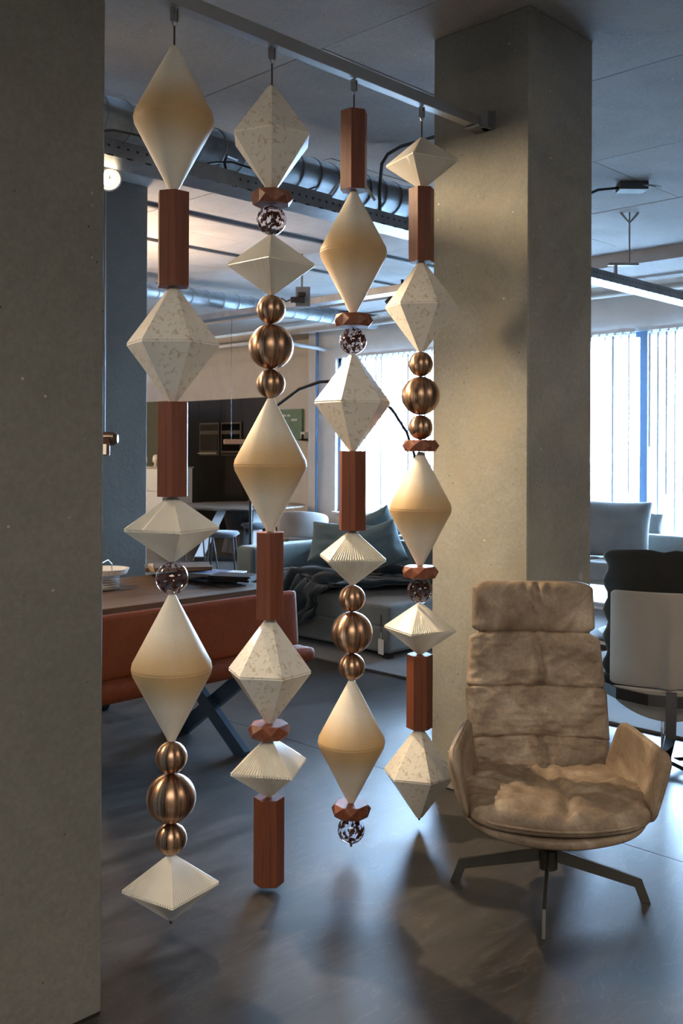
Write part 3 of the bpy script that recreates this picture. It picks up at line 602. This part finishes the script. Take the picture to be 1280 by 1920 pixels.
# ---------------------------------------------------------------- rug and sofas
tag(link('area_rug', B((5.02, 9.2, -2.6, 6.9, 0, .016)), 'rug', bevel=.006), 'dark grey short-pile rug under the sofas', 'rug')
sf = thing('sofa', 'grey-green fabric sofa with scattered pillows behind the third strand', 'sofa', (5.3, 4.7, .016))
def softbox(x0, x1, y0, y1, z0, z1, mt, name, par, r_=.05, puff=0):
    bm = bmesh.new(); box(bm, x0, x1, y0, y1, z0, z1); bmesh.ops.subdivide_edges(bm, edges=bm.edges[:], cuts=5, use_grid_fill=True)
    cx, cy, cz = (x0+x1)/2, (y0+y1)/2, (z0+z1)/2
    for v_ in bm.verts:
        a_, b_, c_ = abs(v_.co.x-cx)/(x1-x0)*2, abs(v_.co.y-cy)/(y1-y0)*2, abs(v_.co.z-cz)/(z1-z0)*2
        if c_ > .99: v_.co.z += math.copysign(puff, v_.co.z-cz)*(1-a_**4)*(1-b_**4)
        v_.co += Vector((noise.noise(v_.co*3), noise.noise(v_.co*3+Vector((9, 0, 0))), noise.noise(v_.co*3+Vector((0, 9, 0)))))*.006
    o = link(name, bm, mt, par, smooth=True); b_ = o.modifiers.new('bevel', 'BEVEL'); b_.width = r_; b_.segments = 4; b_.limit_method = 'ANGLE'; b_.angle_limit = .9
    return o
softbox(0, 1.15, 0, 1.62, .05, .25, 'sofa', 'sofa_base', sf, .03)
softbox(.0, 1.10, .0, 1.60, .24, .40, 'sofa', 'seat_cushion', sf, .055, .02)
softbox(-.0, 1.25, 1.52, 1.75, .05, .72, 'sofa_back', 'armrest', sf, .06)
softbox(1.02, 1.28, -.1, 1.75, .05, .80, 'sofa_back', 'backrest', sf, .06)
softbox(.86, 1.06, -.05, .75, .36, .78, 'sofa_back', 'back_cushion', sf, .07, .0)
softbox(.86, 1.06, .76, 1.52, .36, .76, 'sofa_back', 'back_cushion', sf, .07, .0)
for x, y in ((.08, .08), (.08, 1.6), (1.1, .08), (1.1, 1.6)): link('sofa_foot', B((x-.03, x+.03, y-.03, y+.03, 0, .06)), 'black', sf)
link('zip_seam', tube([(-.003, .075, .33), (-.003, .075, .10)], .003, 6), 'black', sf)
tag(link('price_tag', B((-.002, .002, -.03, .03, -.11, 0), (-.001, .001, -.002, .002, 0, .05)), 'paper', loc=(5.286, 4.765, .17), rz=-.15), 'small white tag hanging from the sofa corner seam', 'tag')
def pillow(px, py, Dp, w, h, mt, rz, tilt, label, roll=0, grp=None, T=.085):
    bm = pad(lambda s, t: (Vector((w/2*s*(1-.06*(1-t*t)), 0, h/2*t*(1-.06*(1-s*s)))), Vector((0, -1, 0))), T, T, 24, .06, 2.0, lambda s, t: .018*noise.noise(Vector((s*2.5, t*2.5, px)))-.012*math.exp(-((t-.12-.05*s)/.05)**2))
    o = link('throw_pillow', bm, mt, smooth=True); o.location = C((px-640)/F*Dp, Dp, EYE-(py-HOR)/F*Dp); o.rotation_euler = (tilt, roll, YAW+rz); return tag(o, label, 'pillow', grp)
pillow(642, 1020, 8.15, .56, .36, 'pillow', -.25, -.35, 'blue-grey velvet pillow leaning in the sofa corner behind the third strand', .05, 'sofa pillows')
pillow(700, 1028, 7.85, .50, .36, 'pillow', .2, -.3, 'blue-grey velvet pillow nearest the fourth strand', -.30, 'sofa pillows')
pillow(705, 990, 8.25, .36, .28, 'pillow', .1, -.2, 'blue-grey velvet pillow corner peeping out at the top of the pillow pile', -.45, 'sofa pillows')
# plush blanket over seat and front edge
bm = bmesh.new(); nu, nv = 60, 40; gv = {}
for i in range(nu+1):
    t = i/nu
    for j in range(nv+1):
        s = j/nv*2-1
        if t < .62: a_ = t/.62; cx, cy = 6.25+(5.30-6.25)*a_, 4.98+(5.78-4.98)*a_; z = .455+.0*a_
        else: a_ = (t-.62)/.38; cx, cy = 5.245-.02*a_, 5.78+.06*a_; z = .455-.33*a_
        w = .24+.22*min(1, t/.62); px, py = cx+ (s*w*.45 if t < .62 else 0), cy+s*w
        n1 = noise.noise(Vector((t*4+s*1.6, s*3.2, 1.7))); n2 = noise.noise(Vector((t*9, s*9, 5)))
        d_ = .16*abs(n1)+.05*n2+.03
        if t < .62: gv[i, j] = bm.verts.new((max(px, 5.27), py+.04*n2, z+d_*(1-.6*abs(s)**3)+.02))
        else: gv[i, j] = bm.verts.new((px-d_*.8, py+.07*n1, z+.10*a_*abs(s)**2*1.2))
for i in range(nu):
    for j in range(nv): bm.faces.new((gv[i, j], gv[i+1, j], gv[i+1, j+1], gv[i, j+1]))
o = link('plush_blanket', bm, 'blanket', smooth=True); so = o.modifiers.new('solid', 'SOLIDIFY'); so.thickness = .02
tag(o, 'dark teal plush throw blanket crumpled over the sofa edge', 'blanket')
s2 = thing('sofa', 'grey sofa against the window at right, with a large linen back cushion', 'sofa', (8.6, 2.2, .016))
softbox(0, 1.0, 0, 5.0, .08, .26, 'sofa', 'sofa_base', s2, .03); softbox(0, .95, 0, 2.9, .25, .44, 'sofa', 'seat_cushion', s2, .05, .01); softbox(0, .95, 2.92, 5.0, .25, .44, 'sofa', 'seat_cushion', s2, .05, .01)
softbox(.82, 1.02, 0, 5.0, .1, .68, 'sofa', 'backrest', s2, .05)
for x, y in ((.1, .1), (.1, 4.9), (.9, .1), (.9, 4.9)): link('sofa_foot', B((x-.03, x+.03, y-.03, y+.03, 0, .09)), 'black', s2)
pillow(1150, 990, 10.05, .78, .60, 'cushion_grey', -.62, -.22, 'large grey linen back cushion on the window sofa right of the pillar', .0, None, .11)
pillow(1226, 1003, 10.2, .16, .50, 'cushion_grey', -.7, -.15, 'upright grey cushion edge behind the large linen cushion', .06, None, .05)
# coffee tables and striped throw between the chairs
p_ = C(2.03, 7.9); ct = thing('coffee_table', 'white square coffee table between pillar and charcoal chair', 'table', (p_.x, p_.y, .016)); link('table_top', B((-.55, .45, -.6, .45, .36, .39)), 'white', ct, bevel=.004); 
for x, y in ((-.5, -.55), (-.5, .4), (.4, -.55), (.4, .4)): link('table_leg', B((x-.02, x+.02, y-.02, y+.02, 0, .36)), 'black', ct)
p_ = C(1.86, 6.55); st = thing('side_table', 'small round white side table beside the charcoal chair', 'table', (p_.x, p_.y, .016)); link('table_top', lathe([(0, .50), (.16, .50), (.20, .53), (.20, .54), (0, .54)], 32), 'white', st); link('pedestal', tube([(0, 0, 0), (0, 0, .5)], .02, 12), 'white', st); link('foot', lathe([(0, 0), (.14, 0), (.14, .01), (0, .015)], 24), 'white', st)
o = link('striped_throw', pad(lambda s, t: (Vector((.26*s, .22*t, .40+.03*math.sin(3*s))), Vector((0, 0, 1))), .11, .22, 24, .3, 2.6), 'stripe', smooth=True); p_ = C(1.60, 5.85); o.location = (p_.x, p_.y, -.03); o.rotation_euler = (0, 0, YAW); tag(o, 'black and white striped pouf between the two lounge chairs', 'pouf')
p_ = C(1.93, 7.55); o = thing('table_vase', 'thin grey curved metal ornament on the white coffee table', 'ornament', (p_.x, p_.y, .407)); link('stem', tube([(0, 0, 0), (-.01, 0, .1), (-.04, 0, .2), (-.08, 0, .26)], [.012, .012, .010, .006], 10), 'steel', o, smooth=True); link('foot', lathe([(0, 0), (.05, 0), (.05, .008), (0, .01)], 20), 'steel', o)

# ---------------------------------------------------------------- oak table, leather bench, things on the table
tb = thing('dining_table', 'long smoked oak table behind the cognac leather bench', 'table', (0, 4.25, 0))
for k in range(4): link('plank', B((.1, 3.82, .0+.2425*k, .2405+.2425*k, .715, .752)), 'oak', tb, bevel=.002, bseg=1)
for u in (.9, 3.15):
    for v0, v1 in ((.70, .12), (.30, .86)): link('table_leg', bar((u, v0, .72), (u, v1, .0), .05, .09, None, (1, 0, 0)), 'black', tb)
bn = thing('leather_bench', 'cognac leather bench with backrest and navy cross legs behind the first strand', 'bench', (0, 3.8, 0))
link('backrest', pad(lambda s, t: (Vector((1.78+1.78*s, .03+.012*t, .655+.145*t)), Vector((0, -1, 0))), .035, .035, 40, .05, 8, m=12), 'cognac', bn, True)
link('seat', pad(lambda s, t: (Vector((1.80+1.82*s, .22+.30*t, .465)), Vector((0, 0, 1))), .052, .052, 40, .05, 6, m=14), 'cognac', bn, True)
for u in (.6, 3.17):
    link('bench_leg', bar((u, .58, .42), (u, -.02, .0), .035, .075, None, (1, 0, 0)), 'navy', bn); link('bench_leg', bar((u+.037, -.01, .42), (u+.037, .58, .0), .035, .075, None, (1, 0, 0)), 'navy', bn)
def at(px, py, z): Y = (EYE-z)*F/(py-HOR); return C((px-640)/F*Y, Y, z)
TZ = .753
# sample boards
random.seed(11); z = TZ; k_ = 0
for dx, w, mt, lb in ((0, .40, 'oak_light', 'pale oak sample board at the bottom of the stack'), (.03, .40, 'walnut', 'dark walnut sample board second from the bottom'), (.05, .36, 'oak_light', 'light oak sample board in the middle of the stack'), (.07, .34, 'walnut', 'dark sample board below the top two'), (.08, .34, 'oak_light', 'light sample board second from the top'), (.09, .32, 'walnut', 'dark sample board on top of the stack')):
    p_ = at(325, 1068, z); o = link('sample_board', B((-w/2, w/2, -.12, .12, 0, .022)), mt, bevel=.001, bseg=1); o.location = (p_.x+dx*.5, p_.y-.02+random.uniform(-.01, .01), z); o.rotation_euler = (0, 0, YAW+.25+random.uniform(-.05, .05)); tag(o, lb, 'sample board', 'wood sample boards on the table'); z += .0225
p_ = at(392, 1084, TZ); bk = thing('magazine', 'white book under the blue-printed brochure on the table', 'book', (p_.x, p_.y, TZ), YAW-.15); link('pages', B((-.17, .16, -.10, .10, 0, .032)), 'paper', bk, bevel=.003)
p_ = at(398, 1076, TZ+.03); bk = thing('magazine', 'brochure with a blue printed cover lying on the white book', 'brochure', (p_.x, p_.y, TZ+.0325), YAW-.3)
link('pages', B((-.16, .19, -.11, .11, 0, .008)), 'paper', bk); link('printed_cover', B((-.10, .10, -.08, .09, .008, .0095)), 'bluepaper', bk)
for k in range(5):
    p_ = at(438+k*-9, 1098-k*1.5, TZ); o = link('brochure', B((-.10, .10, -.11, .05, 0, .003)), 'blackpaper'); o.location = (p_.x, p_.y+.03, TZ+.0035*k); o.rotation_euler = (0, 0, YAW-.9+.05*k); tag(o, ['lowest', 'second lowest', 'middle', 'second highest', 'highest'][k]+' of the black cards fanned out beside the brochure stack', 'card', 'fanned black cards')
for k in range(7):
    p_ = at(440, 1088, TZ+.02); o = link('brochure', B((-.13, .13, -.09, .09, 0, .004)), 'blackpaper'); o.location = (p_.x+random.uniform(-.008, .008), p_.y+random.uniform(-.008, .008), TZ+.019+.0048*k); o.rotation_euler = (0, 0, YAW-.25+random.uniform(-.06, .06)); tag(o, 'glossy black brochure at the table end, '+['bottom of its stack', 'second from the bottom', 'third from the bottom', 'middle of its stack', 'third from the top', 'second from the top', 'topmost of its stack'][k], 'brochure', 'stacked black brochures')
p_ = at(198, 1108, TZ)
for k in range(5):
    o = link('saucer', lathe([(0, .0), (.05, .0), (.075, .012), (.082, .02), (.076, .02), (.05, .006), (0, .006)], 28), 'china'); o.location = (p_.x, p_.y, TZ+.0135*k); tag(o, 'white porcelain saucer beside the left pillar, '+['bottom of its stack', 'second from the bottom', 'middle of its stack', 'second from the top', 'top of its stack'][k], 'saucer', 'stacked white saucers')
o = thing('cake_plate', 'fluted cream plate on top of the saucers beside the left pillar', 'plate', (p_.x, p_.y, TZ+.078)); link('plate_body', lathe([(0, 0), (.06, 0), (.12, .016), (.135, .045), (.13, .045), (.11, .022), (0, .008)], 40), 'china', o)
link('glass_lid', tube([(-.12, -.12, .05), (-.05, -.05, .085), (.05, .05, .085), (.12, .12, .05)], .003, 8), 'pipe_white', o, smooth=True)

# ---------------------------------------------------------------- kitchen
random.seed(5)
KX = 11.5
for k in range(6):
    y1 = 17.05-k*.655; y0 = y1-.655
    c_ = thing('tall_cabinet', ['black tall kitchen cabinet in the far wall, %s' % w for w in ('hidden by the far pillar', 'next to the pillar', 'left of the ovens', 'holding the left oven', 'holding the right oven', 'right of the ovens')][k], 'cabinet', (KX-.02, (y0+y1)/2, 0), 0, 'black tall cabinets')
    w = (y1-y0)/2; link('cabinet_body', B((.02, .58, -w, w, .08, 2.50)), 'black_cab', c_); link('plinth', B((.05, .6, -w, w, 0, .08)), 'black', c_)
    if k not in (3, 4): link('cabinet_door', B((0, .02, -w+.002, w-.002, .08, 2.50)), 'black_cab', c_)
    else:
        link('cabinet_door', B((0, .02, -w+.002, w-.002, .08, 1.44)), 'black_cab', c_); link('cabinet_door', B((0, .02, -w+.002, w-.002, 2.08, 2.50)), 'black_cab', c_)
        ov = thing('built_in_oven', ['built-in oven with black glass door, left one of the pair', 'built-in oven with black glass door, right one of the pair'][k-3], 'oven', (KX-.04, (y0+y1)/2, 1.45), 0, 'built-in ovens')
        link('oven_frame', B((0, .02, -w+.03, w-.03, 0, .62)), 'oven', ov); link('oven_window', B((-.012, 0, -w+.07, w-.07, .09, .40)), 'oven_glass', ov); link('control_panel', B((-.012, 0, -w+.07, w-.07, .47, .59)), 'oven_glass', ov); link('handle', B((-.05, -.03, -w+.04, w-.04, .03, .05), (-.03, 0, -w+.05, -w+.06, .03, .05), (-.03, 0, w-.06, w-.05, .03, .05)), 'chrome', ov)
hc = thing('kitchen_unit', 'tall white kitchen unit with horizontal drawer joints left of the ovens', 'cabinet', (9.6, 14.66, 0)); 
for k in range(3): link('drawer_front', B((-.02, 0, -1.06, 1.4, .08+.385*k, .08+.385*k+.378)), 'white', hc)
link('unit_body', B((0, .6, -1.06, 1.4, .06, 1.235), (.05, .55, -1.0, 1.35, 0, .06)), 'white', hc); link('unit_top', B((-.03, .62, -1.08, 1.42, 1.236, 1.262)), 'pipe', hc)
tag(link('olive_panel', B((10.15, 10.19, 14.27, 16.0, 1.262, 2.42)), 'mirror'), 'dark olive back panel standing above the white kitchen unit', 'panel')
for (px, r_, h, mt, lb) in ((292, .06, .20, 'china', 'cream cup on a stem on the white kitchen unit'), (306, .07, .34, 'copper_lamp', 'tall glass jar with brown contents on the kitchen unit'), (273, .04, .16, 'china', 'small white jar at the left end of the kitchen unit')):
    rt = (px-640)/F; o = thing('glass_jar', lb, 'jar', (9.78, (CU-SU*rt)*9.78/(SU+CU*rt), 1.262)); link('jar_body', lathe([(0, 0), (r_*.7, 0), (r_*.35, h*.25), (r_, h*.5), (r_*.8, h*.9), (r_*.7, h*.9), (0, h*.8)], 20), mt, o, smooth=True); link('jar_lid', lathe([(0, h*.9), (r_*.82, h*.9), (r_*.5, h), (0, h*1.05)], 20), 'china', o)
# picture on the wall
yc = 11.0; wa = thing('wall_picture', 'green picture with small white lettering on the white wall', 'picture', (KX-.055, 12.35, 0)); Yp = KX/(SU-.0549*CU)
z0, z1 = EYE+(HOR-826)/F*17.0, EYE+(HOR-768)/F*17.0
link('picture_canvas', B((0, .05, -.18, .45, z0, z1)), 'greenart', wa)
for k, (yy, zz, w) in enumerate(((.27, z1-.11, .10), (.15, z1-.11, .07), (.06, z1-.19, .04), (.01, z1-.19, .04), (-.04, z1-.19, .04))): link('lettering', B((-.004, 0, yy-w/2, yy+w/2, zz-.018, zz+.018)), 'white', wa)
wl = thing('wall_bracket_lamp', 'small black bracket with white shade beside the green picture', 'lamp', (KX, 12.10, z0)); link('bracket', B((-.16, 0, -.06, .04, -.01, .02), (-.16, -.13, -.06, -.03, .0, .1)), 'black', wl); link('shade', B((-.12, -.02, -.07, .03, .03, .14)), 'china', wl)
# dining table, chairs in the far room
dtb = thing('round_dining_table', 'big round dark dining table in front of the ovens', 'table', C(-1.45, 14.2), YAW)
link('table_top', lathe([(0, .71), (.78, .71), (.92, .735), (.92, .755), (0, .755)], 56), 'table_stone', dtb); link('pedestal', lathe([(0, .08), (.30, .08), (.22, .4), (.30, .71), (0, .71)], 24), 'black', dtb)
for s_ in (-1, 1): link('table_leg', bar((s_*.25, -.2, .72), (s_*.42-.15, -.55, .0), .13, .05, None, (1, .2, 0)), 'white', dtb)
link('foot_bar', bar((-.6, -.6, .03), (.5, -.6, .03), .08, .05), 'black', dtb)
def shell_chair(X, Y, rz, label, seat='shellchair', grp='shell dining chairs', arms=True):
    t = thing('dining_chair', label, 'chair', C(X, Y), YAW+rz, grp)
    def bf(s, tt):
        a_ = s*1.9; rr = .29; top = .80-.13*(abs(s)**2.2); z = .47+(top-.47)*(tt+1)/2; return Vector((rr*math.sin(a_)*(1+.06*tt), -.03-rr*math.cos(a_)*(1+.10*tt)+.0, z)), Vector((math.sin(a_), -math.cos(a_), .1)).normalized()
    link('shell_back', pad(bf, .018, .018, 36, .45, 4, m=16), 'shellchair', t, True)
    link('seat', pad(lambda s, tt: (Vector((.24*s, .0+.25*tt, .45)), Vector((0, 0, 1))), .04, .035, 20, .4, 3), seat, t, True)
    for x, y in ((-.2, -.2), (.2, -.2), (-.2, .22), (.2, .22)): link('chair_leg', tube([(x*.85, y*.85, .43), (x*1.1, y*1.1, 0)], .011, 8), 'black', t)
    return t
shell_chair(-1.92, 12.7, -1.05, 'beige shell chair at left of the dining table, seen from behind', 'seatblue')
shell_chair(-.47, 12.3, -.15, 'light grey rounded shell chair right of the second strand')
shell_chair(.17, 12.15, .95, 'light grey shell chair with sloping arms behind the third strand')
shell_chair(-1.30, 15.6, 2.6, 'slate seated chair beyond the dining table', 'seatblue')
def stool(X, Y, label):
    t = thing('dining_stool', label, 'chair', C(X, Y), YAW, 'slate seat chairs')
    link('seat', lathe([(0, .44), (.16, .44), (.22, .48), (.20, .51), (0, .52)], 28), 'seatblue', t, smooth=True)
    for x, y in ((-.16, -.16), (.16, -.16), (-.16, .16), (.16, .16)): link('chair_leg', tube([(x*.9, y*.9, .45), (x*1.15, y*1.15, 0)], .011, 8), 'black', t)
    link('foot_ring', B((-.18, .18, -.005, .005, .18, .195)), 'black', t)
stool(-1.52, 12.45, 'slate round seat on thin black legs in front of the dining table'); stool(-1.22, 13.9, 'slate round seat on black legs under the dining table edge')
p_ = C(.05, 14.0); jk = thing('draped_jacket', 'dark navy jacket draped over a chair back at the window', 'jacket', (p_.x, p_.y, .0), YAW)
link('jacket_body', pad(lambda s, t: (Vector((.24*s*(1-.22*t), .03*math.sin(4*s), .78+.26*t)), Vector((0, -1, 0))), .06, .06, 20, .45, 2.5), 'navycloth', jk, True); link('collar', lathe([(0, .98), (.05, .98), (.055, 1.10), (0, 1.12)], 16), 'navycloth', jk, smooth=True); link('chair_leg', B((-.2, -.18, -.02, .02, 0, .6), (.18, .2, -.02, .02, 0, .6)), 'black', jk)
p_ = C(.62, 12.88); w2 = thing('window_table', 'dark round table at the window with glasses on it', 'table', (p_.x, p_.y, 0), YAW); link('table_top', lathe([(0, .72), (.42, .72), (.42, .745), (0, .745)], 40), 'walnut', w2); link('pedestal', lathe([(0, 0), (.22, 0), (.12, .3), (.2, .72), (0, .72)], 24), 'black', w2)
for dx, h, mt, lb in ((.07, .14, 'china', 'tall pale glass on the window table'), (.14, .07, 'copper_lamp', 'small reddish glass on the window table')):
    q_ = C(.62+dx, 12.75); o = thing('drinking_glass', lb, 'glass', (q_.x, q_.y, .745)); link('glass_body', lathe([(0, 0), (.028, 0), (.035, h), (.030, h), (.022, .01), (0, .01)], 20), mt, o, smooth=True)
p_ = C(1.03, 12.15); w3 = thing('round_pouf', 'slate pouf with a pale top behind the fourth strand', 'pouf', (p_.x, p_.y, 0), YAW); link('pouf_body', lathe([(0, .02), (.26, .02), (.30, .2), (.29, .66), (0, .66)], 32), 'seatblue', w3, smooth=False); link('seat_pad', lathe([(0, .66), (.29, .66), (.27, .72), (.1, .75), (0, .75)], 32), 'shellchair', w3, smooth=True)
# linear copper pendant over the dining table
p_ = C(-1.5, 13.2); lp = thing('linear_pendant', 'slim copper bar pendant in front of the right oven', 'lamp', (p_.x, p_.y, 1.63), YAW); link('lamp_bar', B((-.10, .62, -.04, .04, 0, .07)), 'copper_lamp', lp, bevel=.01)
for x in (0, .5): link('cable', tube([(x, 0, .07), (x, 0, CZ-1.63)], .003, 6), 'black', lp)
# arc lamp
pts = []
key = [(470, 860), (500, 785), (520, 760), (560, 730), (600, 716), (640, 714), (690, 732), (735, 768), (762, 810), (776, 850), (787, 885)]
for i, (x, y) in enumerate(key):
    Yq = 9.0-.05*i; pts.append(C((x-640)/F*Yq, Yq, EYE+(HOR-y)/F*Yq))
al = thing('arc_lamp', 'thin black arc floor lamp bowing behind the second and third strands', 'lamp', (pts[0].x, pts[0].y, .016))
o_ = Vector((pts[0].x, pts[0].y, .016)); base_p = [Vector((0, 0, .0)), Vector((0, 0, .9))]
link('arc_rod', tube(base_p+[p-o_ for p in pts], .015, 8), 'black', al, smooth=True); link('lamp_base', lathe([(0, 0), (.16, 0), (.16, .02), (0, .03)], 28), 'black', al)
e_ = pts[-1]-o_; link('lamp_head', lathe([(0, .02), (.04, 0), (.07, -.08), (.06, -.08), (0, -.01)], 24), 'black', al, loc=e_)
